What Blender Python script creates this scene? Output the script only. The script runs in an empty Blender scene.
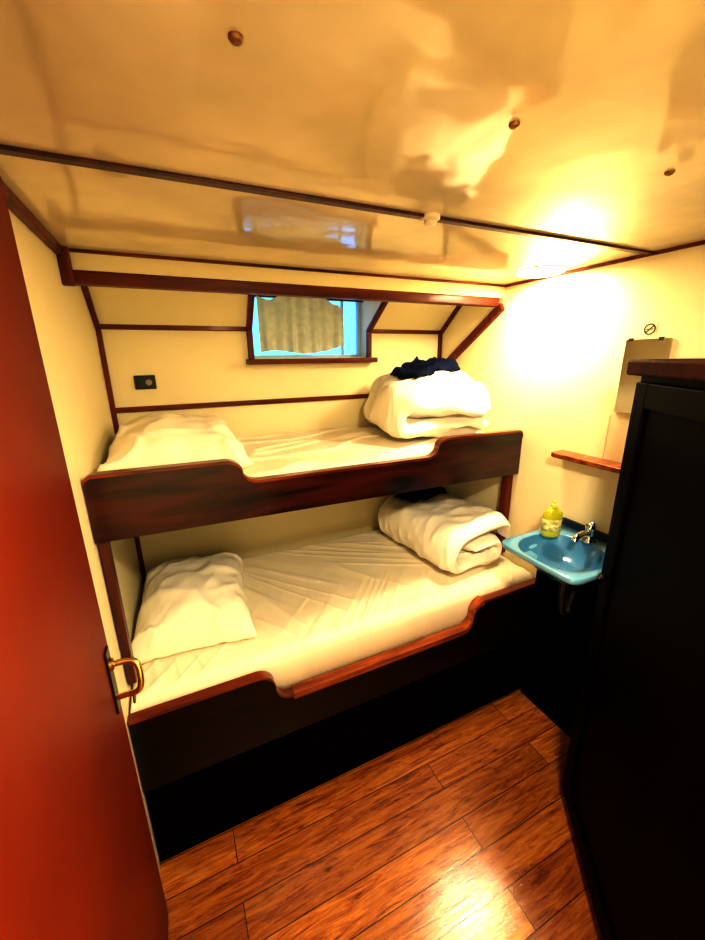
import bpy, bmesh, math, random
from mathutils import Vector, Matrix, noise
from mathutils.bvhtree import BVHTree
random.seed(4)
S=bpy.context.scene
H=1.928
XL,XR,YB,ZC=-0.284,1.716,2.27,2.2965
YF=-0.40

# ------------------------------------------------------------ materials
def newmat(name):
    m=bpy.data.materials.new(name); m.use_nodes=True
    nt=m.node_tree; b=nt.nodes['Principled BSDF']
    return m,nt,b
def N(nt,t,**k):
    n=nt.nodes.new(t)
    for a,v in k.items():
        if a in n.inputs: n.inputs[a].default_value=v
        else: setattr(n,a,v)
    return n
def coords(nt,scale=(1,1,1),rot=(0,0,0)):
    tc=N(nt,'ShaderNodeTexCoord'); mp=N(nt,'ShaderNodeMapping')
    mp.inputs['Scale'].default_value=scale; mp.inputs['Rotation'].default_value=rot
    nt.links.new(tc.outputs['Object'],mp.inputs['Vector']); return mp
def ramp(nt,stops):
    r=N(nt,'ShaderNodeValToRGB'); e=r.color_ramp.elements
    while len(e)<len(stops): e.new(0.5)
    for i,(p,c) in enumerate(stops):
        e[i].position=p; e[i].color=(*c,1)
    return r
def simple(name,col,rough=.5,metal=0,var=.06,scale=8,bump=0,coat=0,spec=.5,bscale=None,bdist=.01):
    m,nt,b=newmat(name)
    mp=coords(nt); nz=N(nt,'ShaderNodeTexNoise'); nz.inputs['Scale'].default_value=scale; nz.inputs['Detail'].default_value=4
    nt.links.new(mp.outputs[0],nz.inputs['Vector'])
    lo=tuple(max(0,c*(1-var)) for c in col); hi=tuple(min(1,c*(1+var)) for c in col)
    r=ramp(nt,[(.3,lo),(.7,hi)]); nt.links.new(nz.outputs['Fac'],r.inputs[0]); nt.links.new(r.outputs[0],b.inputs['Base Color'])
    b.inputs['Roughness'].default_value=rough; b.inputs['Metallic'].default_value=metal
    b.inputs['Coat Weight'].default_value=coat; b.inputs['Coat Roughness'].default_value=.08
    b.inputs['Specular IOR Level'].default_value=spec
    if bump:
        n2=N(nt,'ShaderNodeTexNoise'); n2.inputs['Scale'].default_value=bscale or scale*4; n2.inputs['Detail'].default_value=3
        nt.links.new(mp.outputs[0],n2.inputs['Vector'])
        bp=N(nt,'ShaderNodeBump'); bp.inputs['Strength'].default_value=bump; bp.inputs['Distance'].default_value=bdist
        nt.links.new(n2.outputs['Fac'],bp.inputs['Height']); nt.links.new(bp.outputs[0],b.inputs['Normal'])
    return m
def wood(name,dark,light,rough=.3,scale=(1.2,14,14),coat=.4,spec=.5):
    m,nt,b=newmat(name)
    mp=coords(nt,scale); nz=N(nt,'ShaderNodeTexNoise'); nz.inputs['Scale'].default_value=2.2; nz.inputs['Detail'].default_value=7; nz.inputs['Distortion'].default_value=.7
    nt.links.new(mp.outputs[0],nz.inputs['Vector'])
    r=ramp(nt,[(.32,dark),(.68,light)]); nt.links.new(nz.outputs['Fac'],r.inputs[0]); nt.links.new(r.outputs[0],b.inputs['Base Color'])
    b.inputs['Roughness'].default_value=rough; b.inputs['Coat Weight'].default_value=coat; b.inputs['Coat Roughness'].default_value=.12
    b.inputs['Specular IOR Level'].default_value=spec
    bp=N(nt,'ShaderNodeBump'); bp.inputs['Strength'].default_value=.12; bp.inputs['Distance'].default_value=.004
    nt.links.new(nz.outputs['Fac'],bp.inputs['Height']); nt.links.new(bp.outputs[0],b.inputs['Normal'])
    return m
def emis(name,col,s):
    m,nt,b=newmat(name); b.inputs['Emission Color'].default_value=(*col,1); b.inputs['Emission Strength'].default_value=s
    b.inputs['Base Color'].default_value=(.9,.9,.85,1); return m

M={}
M['wall']=simple('cream_wall',(.89,.81,.56),.5,var=.02,scale=3,bump=.03,bscale=60,spec=.25)
M['ceil']=simple('glossy_cream_ceiling',(.76,.675,.46),.075,var=.17,scale=2.6,bump=.30,bscale=2.8,bdist=.02,spec=.8)
M['trim']=wood('red_brown_trim',(.07,.012,.003),(.22,.042,.008),.42,coat=.10,spec=.3)
M['trimv']=wood('red_brown_trim_vertical',(.07,.011,.003),(.21,.036,.007),.42,coat=.10,spec=.3,scale=(14,14,1.2))
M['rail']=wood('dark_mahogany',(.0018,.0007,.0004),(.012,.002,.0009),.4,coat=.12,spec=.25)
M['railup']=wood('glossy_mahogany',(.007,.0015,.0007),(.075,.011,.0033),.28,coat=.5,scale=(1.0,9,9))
M['railv']=wood('dark_mahogany_vertical',(.04,.008,.003),(.12,.022,.005),.35,scale=(14,14,1.2),coat=.2)
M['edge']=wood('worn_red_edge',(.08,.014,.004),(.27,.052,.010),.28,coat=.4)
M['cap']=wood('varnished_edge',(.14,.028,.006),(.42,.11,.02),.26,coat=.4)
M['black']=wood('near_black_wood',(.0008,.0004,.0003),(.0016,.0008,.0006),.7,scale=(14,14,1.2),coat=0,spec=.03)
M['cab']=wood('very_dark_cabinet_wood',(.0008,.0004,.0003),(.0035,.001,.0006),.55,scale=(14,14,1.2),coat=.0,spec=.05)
M['cabtop']=wood('cabinet_moulding_wood',(.030,.006,.002),(.07,.014,.004),.7,coat=0,spec=.06)
M['door']=simple('red_painted_door',(.20,.026,.0045),.5,var=.18,scale=2,bump=.03,bscale=90,spec=.25)
M['sheet']=simple('cream_sheet',(.90,.82,.65),.85,var=.03,scale=5,bump=.15,bscale=400,spec=.2)
M['pillow']=simple('white_pillowcase',(.94,.89,.76),.85,var=.02,scale=5,bump=.1,bscale=500,spec=.2)
M['duvet']=simple('white_duvet_cotton',(.95,.91,.80),.85,var=.02,scale=5,bump=.1,bscale=500,spec=.2)
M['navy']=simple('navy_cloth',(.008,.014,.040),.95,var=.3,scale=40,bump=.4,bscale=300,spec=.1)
M['curtain']=simple('pale_khaki_curtain',(.80,.76,.60),.9,var=.12,scale=30,bump=.2,bscale=400,spec=.1)
nt=M['curtain'].node_tree; b=nt.nodes['Principled BSDF']; out=nt.nodes['Material Output']
tr=N(nt,'ShaderNodeBsdfTranslucent'); tr.inputs[0].default_value=(.95,.62,.22,1); ms=N(nt,'ShaderNodeMixShader'); ms.inputs[0].default_value=.18
nt.links.new(b.outputs[0],ms.inputs[1]); nt.links.new(tr.outputs[0],ms.inputs[2]); nt.links.new(ms.outputs[0],out.inputs['Surface'])
M['brass']=simple('brass',(.90,.66,.22),.25,metal=1,var=.05)
M['chrome']=simple('chrome',(.8,.8,.78),.12,metal=1,var=.02)
M['steel']=simple('dull_steel',(.10,.085,.07),.5,metal=1,var=.05)
M['fast']=simple('dull_brass_screw',(.30,.17,.07),.45,metal=.6,var=.2)
M['darkplate']=simple('dark_bronze_plate',(.03,.012,.006),.35,metal=.4)
M['blue']=simple('deep_blue_ceramic',(.06,.21,.39),.18,var=.02,coat=.4)
M['bluerim']=simple('pale_blue_ceramic',(.18,.39,.56),.18,var=.02,coat=.4)
M['shadowblue']=simple('shadow_painted_rim',(.01,.03,.08),.4)  # shadow along the basin's back edge, painted into the rim colour
M['plastic_white']=simple('white_plastic',(.85,.8,.68),.35,var=.02)
M['plastic_black']=simple('black_plastic',(.010,.009,.008),.35,var=.1)
M['grey']=simple('grey_plastic',(.30,.27,.22),.4,var=.1)
M['soap']=simple('yellow_green_soap',(.52,.52,.03),.15,var=.05,coat=.5)
M['soapcap']=simple('soap_cap',(.80,.70,.10),.3)
M['soaplabel']=simple('soap_label',(.72,.62,.26),.4,var=.5,scale=70)
M['frame_white']=simple('white_window_frame',(.50,.62,.72),.4)
M['mirror']=simple('mirror_silver',(.64,.62,.57),.12,metal=1,var=.01)
M['lamp']=emis('lit_lamp_glass',(1,.86,.58),11)
M['print_black']=simple('printed_grey',(.04,.035,.03),.8,spec=.1)
m,nt,b=newmat('window_glass'); b.inputs['Transmission Weight'].default_value=1; b.inputs['Roughness'].default_value=.02; b.inputs['IOR'].default_value=1.1; b.inputs['Base Color'].default_value=(.9,.96,1,1); M['glass']=m
# floor
m,nt,b=newmat('oak_plank_floor')
mp=coords(nt,(1,1,1))
br=N(nt,'ShaderNodeTexBrick'); br.offset=.37; br.offset_frequency=2; br.squash=1
for k,v in {'Scale':1,'Mortar Size':.0018,'Mortar Smooth':.1,'Bias':0,'Brick Width':1.45,'Row Height':.128}.items(): br.inputs[k].default_value=v
br.inputs['Color1'].default_value=(.15,.15,.15,1); br.inputs['Color2'].default_value=(.95,.95,.95,1); br.inputs['Mortar'].default_value=(0,0,0,1)
nt.links.new(mp.outputs[0],br.inputs['Vector'])
mp2=coords(nt,(3.0,30,1)); nz=N(nt,'ShaderNodeTexNoise'); nz.inputs['Scale'].default_value=1.5; nz.inputs['Detail'].default_value=13; nz.inputs['Distortion'].default_value=1.1; nz.inputs['Roughness'].default_value=.80
vm=N(nt,'ShaderNodeVectorMath'); vm.operation='MULTIPLY_ADD'; vm.inputs[1].default_value=(7,3,5)
nt.links.new(br.outputs['Color'],vm.inputs[0]); nt.links.new(mp2.outputs[0],vm.inputs[2]); nt.links.new(vm.outputs[0],nz.inputs['Vector'])
r=ramp(nt,[(.38,(.14,.028,.003)),(.46,(.44,.130,.012)),(.60,(.74,.31,.044))]); nt.links.new(nz.outputs['Fac'],r.inputs[0])
mpw=coords(nt,(3,6,1)); nw=N(nt,'ShaderNodeTexNoise'); nw.inputs['Scale'].default_value=1.3; nw.inputs['Detail'].default_value=6; nw.inputs['Roughness'].default_value=.7
nt.links.new(mpw.outputs[0],nw.inputs['Vector'])
rw=ramp(nt,[(.52,(0,0,0)),(.72,(.45,.45,.45))]); nt.links.new(nw.outputs['Fac'],rw.inputs[0])
mw=N(nt,'ShaderNodeMix'); mw.data_type='RGBA'; nt.links.new(rw.outputs[0],mw.inputs[0]); nt.links.new(r.outputs[0],mw.inputs[6]); mw.inputs[7].default_value=(.80,.43,.11,1)
mx=N(nt,'ShaderNodeMix'); mx.data_type='RGBA'; mx.blend_type='MULTIPLY'; mx.inputs[0].default_value=1
r2=ramp(nt,[(0,(.06,.03,.02)),(.14,(.50,.38,.30)),(1,(1.0,1.0,1.0))]); nt.links.new(br.outputs['Color'],r2.inputs[0])
nt.links.new(mw.outputs[2],mx.inputs[6]); nt.links.new(r2.outputs[0],mx.inputs[7])
vo=N(nt,'ShaderNodeTexVoronoi'); vo.inputs['Scale'].default_value=1; mp3=coords(nt,(4.2,9.5,1)); nt.links.new(mp3.outputs[0],vo.inputs['Vector'])
r3=ramp(nt,[(.03,(.25,.13,.08)),(.085,(1,1,1))]); nt.links.new(vo.outputs['Distance'],r3.inputs[0])
mx2=N(nt,'ShaderNodeMix'); mx2.data_type='RGBA'; mx2.blend_type='MULTIPLY'; mx2.inputs[0].default_value=.8
nt.links.new(mx.outputs[2],mx2.inputs[6]); nt.links.new(r3.outputs[0],mx2.inputs[7]); nt.links.new(mx2.outputs[2],b.inputs['Base Color'])
b.inputs['Roughness'].default_value=.36; b.inputs['Coat Weight'].default_value=1; b.inputs['Coat Roughness'].default_value=.12; b.inputs['Coat IOR'].default_value=1.65
bp=N(nt,'ShaderNodeBump'); bp.inputs['Strength'].default_value=.4; bp.inputs['Distance'].default_value=.004
nt.links.new(nz.outputs['Fac'],bp.inputs['Height']); nt.links.new(bp.outputs[0],b.inputs['Normal'])
bp2=N(nt,'ShaderNodeBump'); bp2.inputs['Strength'].default_value=.14; bp2.inputs['Distance'].default_value=.004
nt.links.new(nz.outputs['Fac'],bp2.inputs['Height']); nt.links.new(bp2.outputs[0],b.inputs['Coat Normal'])
M['floor']=m

# ------------------------------------------------------------ helpers
def finish(name,me,mat,parent=None,smooth=False,label=None,cat=None,kind=None,bevel=0,seg=3,loc=None):
    o=bpy.data.objects.new(name,me); S.collection.objects.link(o)
    if mat: me.materials.append(M[mat] if isinstance(mat,str) else mat)
    if smooth:
        for p in me.polygons: p.use_smooth=True
    if bevel:
        bm_=o.modifiers.new('bevel','BEVEL'); bm_.width=bevel; bm_.segments=seg; bm_.limit_method='ANGLE'; bm_.angle_limit=math.radians(40)
    if parent is not None:
        o.parent=parent; o.matrix_parent_inverse=Matrix.Translation(-Vector(parent.location))
    if label: o['label']=label
    if cat: o['category']=cat
    if kind: o['kind']=kind
    return o
def fromdata(name,verts,faces,mat,**k):
    me=bpy.data.meshes.new(name); me.from_pydata([tuple(v) for v in verts],[],faces); me.update()
    bm=bmesh.new(); bm.from_mesh(me); bmesh.ops.remove_doubles(bm,verts=bm.verts,dist=1e-6); bmesh.ops.recalc_face_normals(bm,faces=bm.faces); bm.to_mesh(me); bm.free()
    return finish(name,me,mat,**k)
def box(name,a,b,mat,**k):
    x0,y0,z0=a;x1,y1,z1=b
    v=[(x0,y0,z0),(x1,y0,z0),(x1,y1,z0),(x0,y1,z0),(x0,y0,z1),(x1,y0,z1),(x1,y1,z1),(x0,y1,z1)]
    f=[(0,3,2,1),(4,5,6,7),(0,1,5,4),(1,2,6,5),(2,3,7,6),(3,0,4,7)]
    return fromdata(name,v,f,mat,**k)
def prism(name,poly,axis,a,b,mat,**k):
    n=len(poly)
    def P(p,t): return (p[0],p[1],t) if axis=='z' else ((p[0],t,p[1]) if axis=='y' else (t,p[0],p[1]))
    v=[P(p,a) for p in poly]+[P(p,b) for p in poly]
    f=[tuple(range(n)),tuple(range(2*n-1,n-1,-1))]+[(i,(i+1)%n,n+(i+1)%n,n+i) for i in range(n)]
    return fromdata(name,v,f,mat,**k)
def beamseg(name,p,q,w,d,mat,up=(0,1,0),**k):
    p=Vector(p);q=Vector(q);t=(q-p).normalized();u=Vector(up);s=t.cross(u).normalized();u=s.cross(t)
    v=[e+s*(w/2*i)+u*(d/2*j) for e in(p,q) for i,j in((-1,-1),(1,-1),(1,1),(-1,1))]
    f=[(0,1,2,3),(7,6,5,4)]+[(i,(i+1)%4,4+(i+1)%4,4+i) for i in range(4)]
    return fromdata(name,v,f,mat,**k)
def lathe(name,prof,c,mat,axis='z',n=32,**k):
    v=[];f=[]
    for r,h in prof:
        for i in range(n):
            a=2*math.pi*i/n; x,y=r*math.cos(a),r*math.sin(a)
            if axis=='z': v.append((c[0]+x,c[1]+y,c[2]+h))
            elif axis=='x': v.append((c[0]+h,c[1]+x,c[2]+y))
            else: v.append((c[0]+x,c[1]+h,c[2]+y))
    for j in range(len(prof)-1):
        for i in range(n): f.append((j*n+i,j*n+(i+1)%n,(j+1)*n+(i+1)%n,(j+1)*n+i))
    f.append(tuple(range(n))); f.append(tuple((len(prof)-1)*n+i for i in range(n)))
    return fromdata(name,v,f,mat,**k)
def tube(name,pts,r,mat,n=12,sub=6,rs=None,**k):
    P=[Vector(p) for p in pts]; path=[];rad=[]
    for i in range(len(P)-1):
        p0=P[max(i-1,0)];p1=P[i];p2=P[i+1];p3=P[min(i+2,len(P)-1)]
        for s in range(sub):
            t=s/sub
            path.append(.5*((2*p1)+(p2-p0)*t+(2*p0-5*p1+4*p2-p3)*t*t+(-p0+3*p1-3*p2+p3)*t**3))
            rad.append(r if not rs else rs[i]*(1-t)+rs[i+1]*t)
    path.append(P[-1]); rad.append(r if not rs else rs[-1])
    v=[];f=[];up=Vector((0.13,.31,.94)).normalized()
    for i,p in enumerate(path):
        t=(path[min(i+1,len(path)-1)]-path[max(i-1,0)]).normalized()
        s=t.cross(up)
        if s.length<1e-3: s=t.cross(Vector((1,0,0)))
        s.normalize(); u=s.cross(t)
        for j in range(n):
            a=2*math.pi*j/n; v.append(p+(s*math.cos(a)+u*math.sin(a))*rad[i])
    for i in range(len(path)-1):
        for j in range(n): f.append((i*n+j,i*n+(j+1)%n,(i+1)*n+(j+1)%n,(i+1)*n+j))
    f.append(tuple(range(n))); f.append(tuple((len(path)-1)*n+j for j in range(n)))
    k.setdefault('smooth',True)
    return fromdata(name,v,f,mat,**k)
def empty(name,loc,label,cat):
    o=bpy.data.objects.new(name,None); o.location=loc; o.empty_display_size=.1; S.collection.objects.link(o)
    o['label']=label;o['category']=cat; return o
def sm(t):
    t=max(0,min(1,t))
    return .5*(1-math.sqrt(1-4*t*t)) if t<.5 else .5*(1+math.sqrt(max(0,1-4*(1-t)**2)))

# ------------------------------------------------------------ room shell
T=.06
box('floor',(XL-T,YF-T,-.06),(XR+T,YB+T,0),'floor',kind='structure',label='glossy reddish oak plank floor')
box('ceiling',(XL-T,YF-T,ZC),(XR+T,YB+.40,ZC+.06),'ceil',kind='structure',label='glossy cream ceiling panels')
box('wall_left',(XL-T,YF-T,0),(XL,YB+.3,ZC),'wall',kind='structure',label='cream wall')
box('wall_right',(XR,YF-T,0),(XR+T,YB+.3,ZC),'wall',kind='structure',label='cream wall with washbasin')
box('wall_front',(XL,YF-T,0),(XR,YF,ZC),'wall',kind='structure',label='cream wall')
WX0,WX1,WZ0=.43,1.160,H+.005
ZM=H+.161; YS=2.02
v=[];f=[]
def solid(x0,x1,poly):
    n=len(v);m_=len(poly)
    v.extend([(x0,a,b) for a,b in poly]+[(x1,a,b) for a,b in poly])
    f.append(tuple(range(n,n+m_))); f.append(tuple(range(n+2*m_-1,n+m_-1,-1)))
    f.extend([(n+i,n+(i+1)%m_,n+m_+(i+1)%m_,n+m_+i) for i in range(m_)])
solid(XL,XR,[(YB,0),(YB+.18,0),(YB+.18,WZ0),(YB,WZ0)])
up=[(YB,WZ0),(YB+.18,WZ0),(YB+.18,ZC),(YS,ZC),(YB,ZM)]
solid(XL,WX0,up); solid(WX1,XR,up)
fromdata('wall_back',v,f,'wall',kind='structure',label='cream wall with slanted upper part')

v=[];f=[]
def addbox(a,b):
    n=len(v);x0,y0,z0=a;x1,y1,z1=b
    v.extend([(x0,y0,z0),(x1,y0,z0),(x1,y1,z0),(x0,y1,z0),(x0,y0,z1),(x1,y0,z1),(x1,y1,z1),(x0,y1,z1)])
    f.extend([tuple(n+i for i in q) for q in [(0,3,2,1),(4,5,6,7),(0,1,5,4),(1,2,6,5),(2,3,7,6),(3,0,4,7)]])
e=.020
addbox((WX0,2.37,WZ0),(WX1,2.40,WZ0+e)); addbox((WX0,2.37,ZC-e),(WX1,2.40,ZC))
addbox((WX0,2.37,WZ0+e),(WX0+e,2.40,ZC-e)); addbox((WX1-e,2.37,WZ0+e),(WX1,2.40,ZC-e))
addbox((WX1-.13,2.375,WZ0+e),(WX1-.118,2.395,ZC-e))
win=fromdata('window_1',v,f,'frame_white',kind='structure',label='small cabin window with pale frame')
box('glass_pane',(WX0+e,2.383,WZ0+e),(WX1-e,2.387,ZC-e),'glass',parent=win)
tn=[0]
def trim(fn,*a,**k):
    tn[0]+=1; k.setdefault('kind','structure'); k.setdefault('label','red-brown varnished wooden trim')
    return fn('trim_%d'%tn[0],*a,**k)
trim(box,(WX0-.03,YB-.075,WZ0-.03),(WX1+.03,YB+.0,WZ0-.002),'trim',bevel=.004,label='protruding brown window sill')
for x in(WX0,WX1):
    trim(beamseg,(x,YB-.012,WZ0),(x,YB-.012,ZM+.006),.022,.03,'trimv',up=(1,0,0),bevel=.003)
    dx=.022 if x==WX1 else -.012
    trim(beamseg,(x,YB-.012,ZM),(x+dx,YS-.012+.01,ZC-.004),.022,.03,'trimv',up=(1,0,0),bevel=.003)
for x0,x1 in((XL,WX0-.015),(WX1+.015,XR)):
    trim(box,(x0,YB-.014,ZM-.012),(x1,YB,ZM+.012),'trim',bevel=.003)
trim(box,(XL,YB-.014,H-.248),(XR,YB,H-.222),'trim',bevel=.003)
for x,s in((XL,1),(XR,-1)):
    trim(box,(min(x,x+s*.022),YB-.02,.0),(max(x,x+s*.022),YB,ZM),'trimv',bevel=.003)
    trim(beamseg,(x+s*.011,YB-.012,ZM-.01),(x+s*.011,YS-.010,ZC),.022,.022,'trimv',up=(1,0,0),bevel=.003)
trim(beamseg,(XR-.014,1.72,H+.262),(XR-.014,2.235,H-.085),.045,.026,'trimv',up=(1,0,0),bevel=.004,label='diagonal red-brown wooden brace')
YH=1.715
trim(box,(XL,YH,H+.260),(1.675,YH+.05,H+.304),'trim',bevel=.006,label='red-brown wooden header beam')
trim(box,(XL,YH+.008,H+.304),(XR,YH+.05,ZC-.010),'wall',label='cream fascia above header beam')
trim(box,(XL,YH-.002,ZC-.010),(XR,YH+.05,ZC),'trim',bevel=.002)
trim(box,(XL,YH-.025,H+.250),(XL+.035,YH+.0,ZC-.0),'trimv',bevel=.003,label='short brown post end of beam')
trim(box,(XL,YF,ZC-.030),(XL+.022,YH-.03,ZC),'trim',bevel=.003)
trim(box,(XR-.012,YF,ZC-.012),(XR,YH-.0,ZC),'trim',bevel=.002)
trim(box,(XL+.02,.988,ZC-.008),(XR-.012,1.012,ZC),'railv',bevel=.002,label='dark joint strip across ceiling')
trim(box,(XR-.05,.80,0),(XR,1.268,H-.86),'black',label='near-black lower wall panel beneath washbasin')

# ------------------------------------------------------------ door (open, along the left wall)
d=box('door_1',(XL+.006,.28,.015),(XL+.034,1.105,ZC-.012),'door',kind='structure',label='open red-painted cabin door',bevel=.003)
xp=XL+.034
pl=box('handle_plate',(xp,1.040,H-.94),(xp+.006,1.082,H-.74),'darkplate',parent=d,bevel=.003)
lv=tube('door_handle',[(xp+.004,1.062,H-.79),(xp+.045,1.060,H-.79),(xp+.068,1.050,H-.80),(xp+.074,1.035,H-.835),(xp+.066,1.03,H-.868),(xp+.045,1.035,H-.878)],.0085,'brass',parent=d,label='curved brass lever handle')
lathe('handle_rosette',[(.018,0),(.018,.006),(.012,.010)],(xp+.005,1.062,H-.79),'brass',axis='x',parent=d,smooth=False)
box('key',(xp+.005,1.054,H-.905),(xp+.045,1.058,H-.885),'brass',parent=d,bevel=.002)
lathe('key_tag',[(.016,0),(.016,.004)],(xp+.045,1.048,H-.905),'darkplate',axis='x',parent=d)

# ------------------------------------------------------------ bunk bed
bed=empty('bunk_bed',(.7,1.75,0),'dark mahogany two-tier built-in bunk bed','bunk bed')
def rail(name,prof,bot,y0f,th,mat,**k):
    xs=k.pop('xs'); v=[];f=[]
    for x in xs:
        y=y0f(x); v+= [(x,y,bot(x)),(x,y,prof(x)),(x,y+th,prof(x)),(x,y+th,bot(x))]
    for i in range(len(xs)-1):
        for j in range(4): f.append((i*4+j,i*4+(j+1)%4,(i+1)*4+(j+1)%4,(i+1)*4+j))
    f.append((0,1,2,3)); n=(len(xs)-1)*4; f.append((n+3,n+2,n+1,n))
    return fromdata(name,v,f,mat,**k)
def dipf(x,a0,a1,b0,b1,depth):
    return depth*(sm((x-a0)/(a1-a0))-sm((x-b0)/(b1-b0)))
def xr(a,b,n): return [a+(b-a)*i/n for i in range(n+1)]
def xc(a,b,n=26):
    return [a+(b-a)*(.5+.5*math.copysign(abs(t)**2,t)) for t in [2*i/n-1 for i in range(n+1)]]
def endround(x,r=.030):
    dd=min(x-(XL+.003),(XR-.003)-x)
    return r-math.sqrt(max(0,r*r-(r-dd)**2)) if dd<r else 0
ends=[XL+.003+.030*(i/8)**2 for i in range(9)]+[XR-.003-.030*(i/8)**2 for i in range(9)]
yu=lambda x:1.36+.07*(x-XL)
def utop(x):
    t=x-XL
    return H-.335-.028*t-dipf(x,.135,.265,1.055,1.185,.085)-endround(x)
ubot=lambda x:H-.556-.040*(x-XL)
xsu=sorted(set(ends+xr(XL+.040,.134,6)+xc(.135,.265)+xr(.267,1.053,12)+xc(1.055,1.185)+xr(1.187,XR-.040,8)))
rail('upper_rail',utop,ubot,yu,.03,'railup',xs=xsu,parent=bed,bevel=.004,label='glossy mahogany side rail with scooped cut-out')
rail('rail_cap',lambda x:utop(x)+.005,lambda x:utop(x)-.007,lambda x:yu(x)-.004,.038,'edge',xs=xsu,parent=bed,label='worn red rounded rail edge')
def ltop(x): return H-1.195-dipf(x,.160,.300,1.180,1.305,.138)
xsl=sorted(set(xr(XL+.003,.159,6)+xc(.160,.300)+xr(.302,1.178,12)+xc(1.180,1.305)+xr(1.307,XR-.003,8)))
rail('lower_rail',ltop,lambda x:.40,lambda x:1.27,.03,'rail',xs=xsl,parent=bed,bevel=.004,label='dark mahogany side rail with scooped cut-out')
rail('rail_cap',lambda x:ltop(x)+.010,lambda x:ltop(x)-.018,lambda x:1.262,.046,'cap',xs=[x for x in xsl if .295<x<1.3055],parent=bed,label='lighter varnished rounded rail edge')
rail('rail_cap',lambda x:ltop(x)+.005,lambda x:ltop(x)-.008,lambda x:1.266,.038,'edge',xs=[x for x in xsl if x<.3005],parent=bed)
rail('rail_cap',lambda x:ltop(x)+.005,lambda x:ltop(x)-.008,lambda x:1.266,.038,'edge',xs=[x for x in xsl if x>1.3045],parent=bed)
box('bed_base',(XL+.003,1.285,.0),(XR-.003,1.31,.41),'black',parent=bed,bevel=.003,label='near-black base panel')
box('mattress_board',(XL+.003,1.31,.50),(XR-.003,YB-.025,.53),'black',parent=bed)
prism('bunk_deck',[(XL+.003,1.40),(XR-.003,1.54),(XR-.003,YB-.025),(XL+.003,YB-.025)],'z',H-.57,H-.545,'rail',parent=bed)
box('post',(XL+.003,1.385,H-1.14),(XL+.032,1.43,H-.565),'railv',parent=bed,bevel=.005)
box('post',(XR-.05,1.53,H-1.14),(XR-.004,1.575,H-.41),'trimv',parent=bed,bevel=.006,label='red-brown corner post')
box('wall_batten',(XL+.025,YB-.045,H-.63),(XR-.025,YB-.022,H-.57),'rail',parent=bed,bevel=.003)

# ------------------------------------------------------------ mattresses
def mattress(name,xf0,xf1,yf0,yf1,zb,zt,r,wr,label,seed,nx=300,ny=150):
    v=[];f=[]
    for j in range(ny+1):
        for i in range(nx+1):
            u=i/nx;w=j/ny
            x=xf0+(xf1-xf0)*u; y0=yf0(x);y1=yf1; y=y0+(y1-y0)*w
            dd=min(u*(xf1-xf0),(1-u)*(xf1-xf0),w*(y1-y0),(1-w)*(y1-y0))
            z=zt
            if dd<r: z=zt-r+math.sqrt(max(0,r*r-(r-dd)**2))
            z+=wr(x,y,seed)
            v.append((x,y,z))
    for j in range(ny):
        for i in range(nx):
            a=j*(nx+1)+i; f.append((a,a+1,a+nx+2,a+nx+1))
    ring=[i for i in range(nx+1)]+[j*(nx+1)+nx for j in range(1,ny+1)]+[ny*(nx+1)+i for i in range(nx-1,-1,-1)]+[j*(nx+1) for j in range(ny-1,0,-1)]
    base=len(v)
    for a in ring: v.append((v[a][0],v[a][1],zb))
    m_=len(ring)
    for i in range(m_): f.append((ring[i],ring[(i+1)%m_],base+(i+1)%m_,base+i))
    f.append(tuple(base+i for i in range(m_)))
    return fromdata(name,v,f,'sheet',smooth=True,label=label,cat='mattress')
def ridge(x,y,z):
    return 1-abs(noise.noise(Vector((x,y,z))))*2
def wr_low(x,y,s):
    dx,dy=x+.35,2.75-y; ang=math.atan2(dy,dx); rr=math.hypot(dx,dy)
    c2=max(0,ridge(ang*15,rr*.7,s+4))**9*.0055*min(1,max(0,(rr-.5))*1.5)
    g=max(0,1-(y-1.30)/.50)
    gg=max(0,ridge(x*15-y*13,y*1.0,s+9))**6*.009*g
    return c2+gg-.006+.006*noise.noise(Vector((x*1.8,y*1.8,s)))+.002*noise.noise(Vector((x*9,y*9,s)))
def wr_up(x,y,s):
    a=math.radians(20); u=x*math.cos(a)+y*math.sin(a); w=-x*math.sin(a)+y*math.cos(a)
    return max(0,ridge(u*2,w*8,s))**8*.014+.014*noise.noise(Vector((x*3,y*3,s)))-.008
m_up=mattress('mattress',XL+.005,XR-.055,lambda x:yu(x)+.035,YB-.03,H-.544,H-.418,.035,wr_up,'upper bunk mattress with rumpled white sheet',2.3)
m_lo=mattress('mattress',XL+.005,XR-.006,lambda x:1.315,YB-.05,.531,H-1.150,.05,wr_low,'wide lower mattress with wrinkled cream sheet',7.1)
def bvh(o):
    me=o.data; return BVHTree.FromPolygons([v.co.copy() for v in me.vertices],[tuple(p.vertices) for p in me.polygons])
B_up=bvh(m_up);B_lo=bvh(m_lo)
def ground(B,x,y,default):
    h=B.ray_cast(Vector((x,y,default+.5)),Vector((0,0,-1)))
    return h[0].z if h[0] is not None and h[0].z>default-.1 else default

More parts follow.
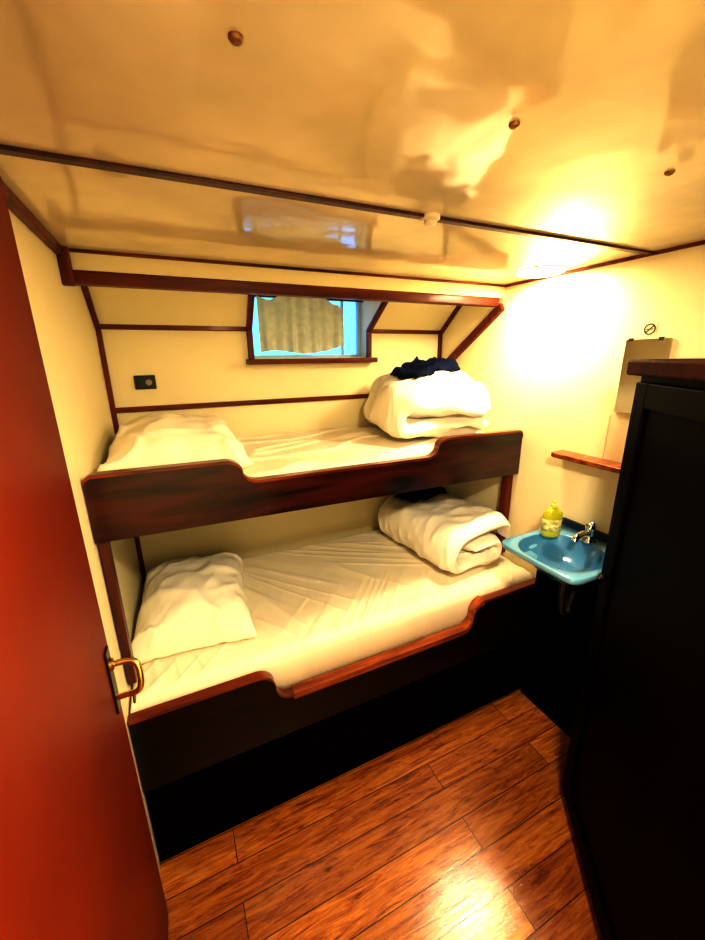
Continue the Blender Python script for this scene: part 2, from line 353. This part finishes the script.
# ------------------------------------------------------------ pillows
def pillow(name,c,L,W,Hh,rotz,label,seed,B,n=64,lean=0):
    v=[];f=[]
    R=Matrix.Rotation(rotz,4,'Z')
    for s in(1,-1):
        b0=len(v)
        for j in range(n+1):
            for i in range(n+1):
                u=math.sin((i/n-.5)*math.pi);w=math.sin((j/n-.5)*math.pi)
                k=1-.09*(1-w*w)*abs(u)**3; k2=1-.09*(1-u*u)*abs(w)**3
                x=u*L/2*k; y=w*W/2*k2
                ex=max(0,1-abs(u)**2.6);ey=max(0,1-abs(w)**2.6)
                h=(ex*ey)**.46*Hh
                ed=(1-ex*ey)
                wr=.028*noise.noise(Vector((x*5,y*5,seed)))+.012*noise.noise(Vector((x*13,y*13,seed)))+.022*(max(0,ridge(x*4+y*2,y*7-x*3,seed))**7)*(.3+ed)
                p=R@Vector((x,y,0))+Vector(c)
                p.x=max(p.x,XL+.004)
                if s>0: z=.030+h+wr*min(1,h*30)+lean*(y/W)*min(1,h*20)
                else: z=.030-.020*min(1,h*30)
                p.z=ground(B,p.x,p.y,c[2])+z
                v.append(p)
        for j in range(n):
            for i in range(n):
                a=b0+j*(n+1)+i; f.append((a,a+1,a+n+2,a+n+1))
    return fromdata(name,v,f,'pillow',smooth=True,label=label,cat='pillow')
pillow('pillow',(-.025,1.785,H-1.15),.51,.67,.170,math.radians(-5),'plump white pillow on the lower mattress',1.7,B_lo)
pillow('pillow',(-.010,1.84,H-.418),.54,.68,.145,math.radians(0),'soft white pillow on the upper mattress',8.2,B_up,lean=.03)

# ------------------------------------------------------------ folded duvets
def foldpath(W,th,layers):
    path=[]; hw=W/2-th/2; z=th/2
    for L in range(layers):
        a=-hw if L%2 else hw
        sgn=1 if L%2 else -1
        k=1-.04*L
        for i in range(13): path.append((a*k+sgn*2*hw*k*i/12, z))
        if L<layers-1:
            cx=sgn*hw*k
            for i in range(1,8):
                t=math.pi*i/8
                path.append((cx+sgn*math.sin(t)*th*.5, z+th/2*.97*(1-math.cos(t))))
            z+=th*.97
    return path
def rollpath(W,th):
    hw=W/2-th/2; p=[]
    for i in range(9): p.append((hw*.45+(-hw+th*.6-hw*.45)*i/8,1.5*th))
    for i in range(1,8):
        t=math.pi*i/8; p.append((-hw+th*.6-math.sin(t)*th*.5,th+.5*th*math.cos(t)))
    for i in range(13): p.append((-hw+th*.6+(2*hw-th*1.1)*i/12,.5*th))
    for i in range(1,12):
        t=math.pi*i/12; p.append((hw-th*.5+math.sin(t)*th,1.5*th-math.cos(t)*th))
    for i in range(13): p.append((hw-th*.5-(2*hw-th*.3)*i/12,2.5*th+.12*th*math.sin(i/12*math.pi)))
    for i in range(1,6):
        t=i/5; p.append((-hw-.2*th-math.sin(t*1.5)*th*.75,2.5*th-(1-math.cos(t*1.5))*th*1.1))
    return [(-a,b) for a,b in p]
def duvet(name,c,W,D,th,path,hh,rotz,label,seed,B,sag=.0,amp=.02,crown=.10,xmax=9,fr=5,pe=5,hw_e=0,gap=1.0):
    P=[Vector((p[0],p[1])) for p in path]
    outl=[]
    for i,p in enumerate(P):
        t=(P[min(i+1,len(P)-1)]-P[max(i-1,0)]).normalized(); nrm=Vector((-t.y,t.x))
        e=min(i,len(P)-1-i); s=math.sqrt(max(.05,1-(1-min(1,e/2.2))**2))
        outl.append((p,nrm*th/2*s*gap))
    ring=[(p,n_) for p,n_ in outl]+[(p,-n_) for p,n_ in reversed(outl)]
    ny=64; v=[];f=[]; m_=len(ring)
    Rz=Matrix.Rotation(rotz,3,'Z')
    for j in range(ny+1):
        w=math.sin((j/ny-.5)*math.pi)
        k=max(.02,(1-abs(w)**pe))**.5
        for p,n_ in ring:
            sx=1-hw_e*abs(w)**3
            x=(p.x+n_.x*k)*sx; z=p.y+n_.y*k; y=w*D/2
            q=Vector((x,y,z))
            nz=Vector((noise.noise(q*fr+Vector((seed,0,0))),noise.noise(q*fr+Vector((0,seed,9))),noise.noise(q*fr+Vector((4,0,seed)))))
            q+=nz*amp
            q+=Vector((n_.x,0,n_.y)).normalized()*(.014*(max(0,ridge(x*5+y*4+seed,y*9-x*5,z*8))**6)-.004)
            q.z+=amp*.6*(max(0,ridge(x*3+y*3+seed,y*6-x*4,z*3))**5)*(z/hh)
            q.z*=1-sag*(abs(w)**3)-crown*(abs(x)/(W/2))**3
            q.z=max(q.z,.006+.02*noise.noise(q*3)**2)
            q=Rz@q+Vector((c[0],c[1],0)); q.x=min(q.x,xmax-.01*abs(noise.noise(q*8))); q.y=min(q.y,YB-.055)
            q.z+=ground(B,q.x,q.y,c[2])+.006; v.append(q)
    for j in range(ny):
        for i in range(m_): f.append((j*m_+i,j*m_+(i+1)%m_,(j+1)*m_+(i+1)%m_,(j+1)*m_+i))
    h=m_//2
    for b in(0,ny*m_):
        for i in range(h-1): f.append((b+i,b+i+1,b+m_-2-i,b+m_-1-i))
    o=fromdata(name,v,f,'duvet',smooth=True,label=label,cat='duvet')
    o.modifiers.new('sub','SUBSURF').render_levels=1
    return o
d_lo=duvet('folded_duvet',(1.390,1.775,H-1.15),.41,.70,.096,rollpath(.41,.096),.288,math.radians(7),'thick rolled white duvet on the lower mattress',3.1,B_lo,sag=.05,amp=.018,crown=.02,xmax=1.655,pe=9,gap=.90)
d_up=duvet('folded_duvet',(1.375,1.865,H-.418),.60,.66,.160,foldpath(.60,.160,2),.33,math.radians(-14),'puffy folded white duvet on the upper mattress',6.4,B_up,sag=.22,amp=.075,crown=.10,xmax=1.655,fr=5.5,pe=4.5,hw_e=.06)
def cloth(c,L,W,rot,th,B,label,seed,top):
    nx,ny=30,20; v=[];f=[];R=Matrix.Rotation(rot,3,'Z')
    def hit(x,y):
        h=B.ray_cast(Vector((x,y,top+.4)),Vector((0,0,-1)))[0]
        return h.z if h is not None and h.z>top-.20 else top-.12
    for s in(1,0):
        b0=len(v)
        for j in range(ny+1):
            for i in range(nx+1):
                u=2*i/nx-1;w=2*j/ny-1
                q=R@Vector((u*L/2,w*W/2,0))+Vector((c[0],c[1],0))
                sm_=[hit(q.x+.07*math.cos(a)*r_,q.y+.07*math.sin(a)*r_) for r_ in(.35,.7,1) for a in [k_*math.pi/4 for k_ in range(8)]]
                hq=hit(q.x,q.y)
                avg=max(sum(sm_)/len(sm_),hq)
                e=min(1,10*(1-abs(u)))*min(1,8*(1-abs(w)))
                step=1.0 if (u*.97+.25*w)>-.35 else .55
                t=th*step*(.3+.7*math.sqrt(max(0,e)))
                v.append((q.x,q.y,avg+t+.014) if s else (q.x,q.y,hq+.012))
        for j in range(ny):
            for i in range(nx):
                a=b0+j*(nx+1)+i; f.append((a,a+1,a+nx+2,a+nx+1))
    n1=(nx+1)*(ny+1)
    ring=[i for i in range(nx+1)]+[j*(nx+1)+nx for j in range(1,ny+1)]+[ny*(nx+1)+i for i in range(nx-1,-1,-1)]+[j*(nx+1) for j in range(ny-1,0,-1)]
    for i in range(len(ring)):
        a,b_=ring[i],ring[(i+1)%len(ring)]; f.append((a,b_,n1+b_,n1+a))
    return fromdata('folded_towel',v,f,'navy',smooth=True,label=label,cat='towel')
cloth((1.31,1.855),.36,.20,math.radians(14),.040,bvh(d_up),'folded navy cloth lying on the upper duvet',1.2,H-.12)
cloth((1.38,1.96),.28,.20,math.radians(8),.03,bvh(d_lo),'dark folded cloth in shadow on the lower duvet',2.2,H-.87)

# ------------------------------------------------------------ curtain
cur=empty('curtain',(.77,2.335,H+.33),'short pale khaki curtain hanging in the cabin window','curtain')
v=[];f=[];nx,nz_=120,24
for j in range(nz_+1):
    t=j/nz_
    for i in range(nx+1):
        u=i/nx; x=.495+.52*u
        y=2.318+.012*math.sin(u*46+noise.noise(Vector((u*5,t*.5,0)))*2)*(.6+.4*t)
        zb=.040+.010*math.sin(u*9)+(.03*max(0,(u-.8)/.2))
        z0=.345-.030*max(0,noise.noise(Vector((u*4,0,3)))*2)-(.05*max(0,(u-.8)/.2)**2)
        z=H+z0-(z0-zb)*t
        v.append((x,y,z))
for j in range(nz_):
    for i in range(nx):
        a=j*(nx+1)+i; f.append((a,a+1,a+nx+2,a+nx+1))
cl=fromdata('curtain_cloth',v,f,'curtain',smooth=True,parent=cur)
tube('curtain_rod',[(WX0+.002,2.338,H+.340),(WX1-.002,2.338,H+.340)],.005,'steel',parent=cur)

# ------------------------------------------------------------ wall socket
so_=empty('wall_socket',(-.11,YB,H-.10),'black wall socket on the cream back wall','socket')
box('faceplate',(-.160,YB-.012,H-.136),(-.064,YB-.0,H-.068),'plastic_black',parent=so_,bevel=.004)
lathe('socket_insert',[(.015,0),(.015,-.003),(.010,-.003)],(-.095,YB-.012,H-.103),'grey',axis='y',parent=so_)
box('rocker_switch',(-.148,YB-.015,H-.116),(-.130,YB-.012,H-.092),'plastic_black',parent=so_,bevel=.002)

# ------------------------------------------------------------ cabinet
A=Vector((1.40,.78)); dv=Vector((-.30,-.38)); B=A+dv*2.0
cab=empty('cabinet',(1.45,.45,0),'tall very dark wooden wardrobe cabinet with panelled door','cabinet')
CT=H-.066
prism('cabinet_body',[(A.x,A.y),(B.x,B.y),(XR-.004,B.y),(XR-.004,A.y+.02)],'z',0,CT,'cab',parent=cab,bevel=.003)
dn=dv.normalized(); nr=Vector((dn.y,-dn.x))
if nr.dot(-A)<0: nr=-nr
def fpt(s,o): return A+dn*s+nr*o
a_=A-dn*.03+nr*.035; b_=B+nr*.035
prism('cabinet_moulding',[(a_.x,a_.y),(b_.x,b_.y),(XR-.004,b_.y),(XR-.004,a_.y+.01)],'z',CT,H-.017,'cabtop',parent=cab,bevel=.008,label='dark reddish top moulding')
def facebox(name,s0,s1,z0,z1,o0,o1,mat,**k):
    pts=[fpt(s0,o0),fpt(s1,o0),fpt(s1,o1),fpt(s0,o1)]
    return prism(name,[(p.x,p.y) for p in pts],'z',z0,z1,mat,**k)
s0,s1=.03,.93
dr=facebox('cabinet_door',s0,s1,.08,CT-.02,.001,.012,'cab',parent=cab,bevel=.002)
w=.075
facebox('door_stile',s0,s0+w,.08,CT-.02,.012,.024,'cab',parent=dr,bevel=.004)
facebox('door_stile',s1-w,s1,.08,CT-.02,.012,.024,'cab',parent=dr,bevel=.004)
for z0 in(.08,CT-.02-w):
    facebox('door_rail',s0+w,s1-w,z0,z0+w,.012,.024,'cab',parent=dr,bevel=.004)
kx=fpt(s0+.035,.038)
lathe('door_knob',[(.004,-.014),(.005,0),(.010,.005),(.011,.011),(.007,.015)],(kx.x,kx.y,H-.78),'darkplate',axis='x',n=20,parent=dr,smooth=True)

# ------------------------------------------------------------ washbasin
ZS=H-.815
sx0,sx1,sy0,sy1=1.275,XR-.003,.805,1.195
sink=empty('washbasin',((sx0+sx1)/2,(sy0+sy1)/2,ZS-.15),'blue ceramic washbasin with pale rim and chrome tap','washbasin')
def se(cx,cy,rx,ry,p,z,n=72):
    out=[]
    for i in range(n):
        a=2*math.pi*i/n; c,s=math.cos(a),math.sin(a)
        out.append((cx+rx*math.copysign(abs(c)**(2/p),c),cy+ry*math.copysign(abs(s)**(2/p),s),z))
    return out
cx,cy=(sx0+sx1)/2,(sy0+sy1)/2; rx,ry=(sx1-sx0)/2,(sy1-sy0)/2
bx=cx-.035
def rings_mesh(name,rings,mat,cap0,cap1,**k):
    v=[p for r_ in rings for p in r_]; f=[]; n=72
    for j in range(len(rings)-1):
        for i in range(n): f.append((j*n+i,j*n+(i+1)%n,(j+1)*n+(i+1)%n,(j+1)*n+i))
    if cap0: f.append(tuple(range(n)))
    if cap1: f.append(tuple((len(rings)-1)*n+i for i in range(n)))
    return fromdata(name,v,f,mat,**k)
rings_mesh('basin_rim',[se(cx+.02,cy,.09,.09,2,ZS-.135),se(cx+.01,cy,rx*.55,ry*.6,2.6,ZS-.08),se(cx,cy,rx*.78,ry*.80,5,ZS-.028),se(cx,cy,rx*.97,ry*.97,9,ZS-.026),se(cx,cy,rx,ry,9,ZS-.022),se(cx,cy,rx,ry,9,ZS-.004),se(cx,cy,rx*.985,ry*.985,9,ZS),
 se(bx,cy,rx*.77,ry*.86,2.6,ZS-.001),se(bx,cy,rx*.755,ry*.845,2.5,ZS-.005)],'bluerim',True,False,parent=sink,smooth=True,label='pale blue flat rim')
rings_mesh('bowl',[se(bx,cy,rx*.755,ry*.845,2.5,ZS-.005),se(bx,cy,rx*.73,ry*.82,2.4,ZS-.014),se(bx,cy,rx*.66,ry*.74,2.3,ZS-.045),se(bx,cy,rx*.48,ry*.55,2.2,ZS-.085),se(bx,cy,rx*.25,ry*.28,2,ZS-.10),se(bx,cy,.02,.02,2,ZS-.105)],'blue',False,True,parent=sink,smooth=True,label='deep blue oval bowl')
lathe('drain',[(.020,0),(.020,.004),(.013,.004),(.011,.001)],(bx,cy,ZS-.104),'chrome',parent=sink)
box('splash_back',(XR-.022,sy0+.01,ZS+.0),(XR-.004,sy1-.005,ZS+.035),'shadowblue',parent=sink,bevel=.003,label='rear rim with shadow painted in dark blue')
tp=(XR-.085,1.0,ZS)
fa=lathe('faucet',[(.028,0),(.028,.010),(.021,.016),(.020,.055),(.023,.060),(.023,.085),(.014,.094)],tp,'chrome',parent=sink,smooth=True)
tube('spout',[(tp[0],tp[1],ZS+.040),(tp[0]-.05,tp[1]-.004,ZS+.055),(tp[0]-.10,tp[1]-.01,ZS+.052),(tp[0]-.120,tp[1]-.012,ZS+.034)],.013,'chrome',parent=fa)
tube('tap_lever',[(tp[0],tp[1],ZS+.090),(tp[0]-.02,tp[1]-.02,ZS+.103),(tp[0]-.055,tp[1]-.04,ZS+.112)],.009,'chrome',parent=fa)
tube('drain_pipe',[(cx+.02,cy,ZS-.130),(cx+.02,cy,ZS-.28),(cx+.035,cy,ZS-.34),(cx+.07,cy,ZS-.34),(cx+.085,cy,ZS-.28),(cx+.11,cy,ZS-.25),(XR-.052,cy,ZS-.25)],.012,'steel',parent=sink)
for yy in(cy+.05,cy+.09):
    tube('supply_hose',[(tp[0],yy-.03,ZS-.03),(tp[0]-.01,yy,ZS-.20),(tp[0]-.005,yy,ZS-.38),(XR-.052,yy,ZS-.42)],.005,'steel',parent=sink)

sb=empty('soap_bottle',(1.530,1.120,ZS),'yellow-green dish soap bottle standing on the washbasin','bottle')
prof=[(.030,.0),(.036,.006),(.038,.03),(.034,.06),(.038,.09),(.035,.12),(.020,.138),(.012,.145)]
I4=Matrix.Identity(4)
bb=lathe('bottle_body',prof,(0,0,0),'soap',parent=sb,smooth=True); bb.matrix_parent_inverse=I4; bb.scale=(1.15,.60,1); bb.rotation_euler=(0,0,-.55)
cc=lathe('bottle_cap',[(.013,.145),(.013,.158),(.006,.161),(.005,.176),(.003,.177)],(0,0,0),'soapcap',parent=sb); cc.matrix_parent_inverse=I4
lb=lathe('bottle_label',[(.0385,.032),(.0352,.06),(.0388,.088)],(0,0,0),'soaplabel',parent=sb,smooth=True); lb.matrix_parent_inverse=I4; lb.scale=(1.16,.63,1); lb.rotation_euler=(0,0,-.55)

# ------------------------------------------------------------ mirror, shelf, sign
mi=empty('wall_mirror',(XR,.96,H-.235),'small frameless rectangular mirror on the cream wall','mirror')
box('mirror_glass',(XR-.008,.87,H-.235),(XR-.002,1.035,H+.057),'mirror',parent=mi,bevel=.001)
for y in(.90,1.01):
    box('mirror_clip',(XR-.012,y,H+.050),(XR-.0,y+.014,H+.062),'steel',parent=mi,bevel=.001)
poly=[(XR-.001,1.25),(XR-.07,1.25),(XR-.092,1.243),(XR-.10,1.22),(XR-.10,.87),(XR-.09,.855),(XR-.001,.85)]
prism('wall_shelf',poly,'z',H-.468,H-.446,'cap',bevel=.004,label='narrow varnished wooden shelf on the cream wall',cat='shelf')
sg=empty('no_smoking_sign',(XR,.957,H+.093),'small round no-smoking sticker on the cream wall','sign')
cyl=(XR-.0015,.957,H+.093)
box('sticker',(XR-.0015,cyl[1]-.024,cyl[2]-.024),(XR-.0003,cyl[1]+.024,cyl[2]+.024),'wall',parent=sg)
v=[];f=[];n=48
for i in range(n):
    a=2*math.pi*i/n
    for r_ in(.0205,.0168):
        for h in(-.0002,-.0012): v.append((cyl[0]+h,cyl[1]+r_*math.cos(a),cyl[2]+r_*math.sin(a)))
for i in range(n):
    j=(i+1)%n
    f+= [(i*4+0,i*4+1,j*4+1,j*4+0),(i*4+2,j*4+2,j*4+3,i*4+3),(i*4+1,i*4+3,j*4+3,j*4+1),(i*4+0,j*4+0,j*4+2,i*4+2)]
fromdata('ban_ring',v,f,'print_black',parent=sg)
beamseg('ban_bar',(cyl[0]-.0008,cyl[1]+.013,cyl[2]-.013),(cyl[0]-.0008,cyl[1]-.013,cyl[2]+.013),.0035,.001,'print_black',up=(1,0,0),parent=sg)
box('cigarette_mark',(cyl[0]-.0010,cyl[1]-.012,cyl[2]-.0015),(cyl[0]-.0001,cyl[1]+.012,cyl[2]+.0015),'print_black',parent=sg)
trim(box,(XR-.0015,1.052,H-.78),(XR,1.054,H-.25),'wall',label='cream wall panel joint cover')

# ------------------------------------------------------------ ceiling fittings
for i,x in enumerate((.124,.571,1.014)):
    o=lathe('ceiling_fastener',[(.009,0),(.009,-.002),(.007,-.005),(.003,-.007)],(x,.585,ZC),'fast',n=20,smooth=False,label='small round dull brass fastener in the ceiling',cat='fastener')
    o['group']='ceiling fasteners'
sd=empty('smoke_detector',(.70,.995,ZC),'small round cream detector on the ceiling strip','detector')
lathe('detector_base',[(.026,0),(.026,-.008),(.023,-.011)],(.70,.995,ZC),'plastic_white',parent=sd,smooth=False)
lathe('detector_head',[(.017,-.010),(.017,-.018),(.010,-.024),(.003,-.026)],(.70,.995,ZC),'plastic_white',parent=sd,smooth=True)
def lamp(LX,LY,e,r):
    la=empty('ceiling_or_fill_lamp',(LX,LY,ZC),'flat round lamp with glowing frosted shade','lamp')
    lathe('lamp_base',[(.105,0),(.105,-.004)],(LX,LY,ZC),'plastic_white',parent=la)
    lathe('lamp_shade',[(.100,-.004),(.098,-.009),(.085,-.015),(.04,-.019),(.004,-.020)],(LX,LY,ZC),'lamp',parent=la,smooth=True)
    l=bpy.data.lights.new('lamp_light','AREA'); l.shape='DISK'; l.size=2*r; l.energy=e; l.color=(1,.845,.575)
    o=bpy.data.objects.new('lamp_light',l); o.location=(LX,LY,ZC-.026); S.collection.objects.link(o)
lamp(1.585,1.385,5.8,.10)
lamp(.54,.08,19,.10)  # fill lamp added overhead, out of view, to brighten the lower bunk

w=bpy.data.worlds.new('sky'); S.world=w; w.use_nodes=True
bg=w.node_tree.nodes['Background']; bg.inputs[0].default_value=(.14,.46,1,1); bg.inputs[1].default_value=1.4

# ------------------------------------------------------------ camera
cam=bpy.data.cameras.new('camera'); co=bpy.data.objects.new('camera',cam); S.collection.objects.link(co); S.camera=co
R=Matrix([[0.90719,0.12891,-0.40077],[-0.42016,0.24603,-0.87351],[-0.014,0.96059,0.27781]])
q=R.to_quaternion(); q.normalize()
co.matrix_world=Matrix.Translation((0,0,H))@q.to_matrix().to_4x4()
cam.sensor_fit='VERTICAL'; cam.sensor_height=36; cam.lens=386.3/940*36; cam.clip_start=.02
S.view_settings.view_transform='Standard'
S.view_settings.exposure=1.45
S.view_settings.gamma=.63
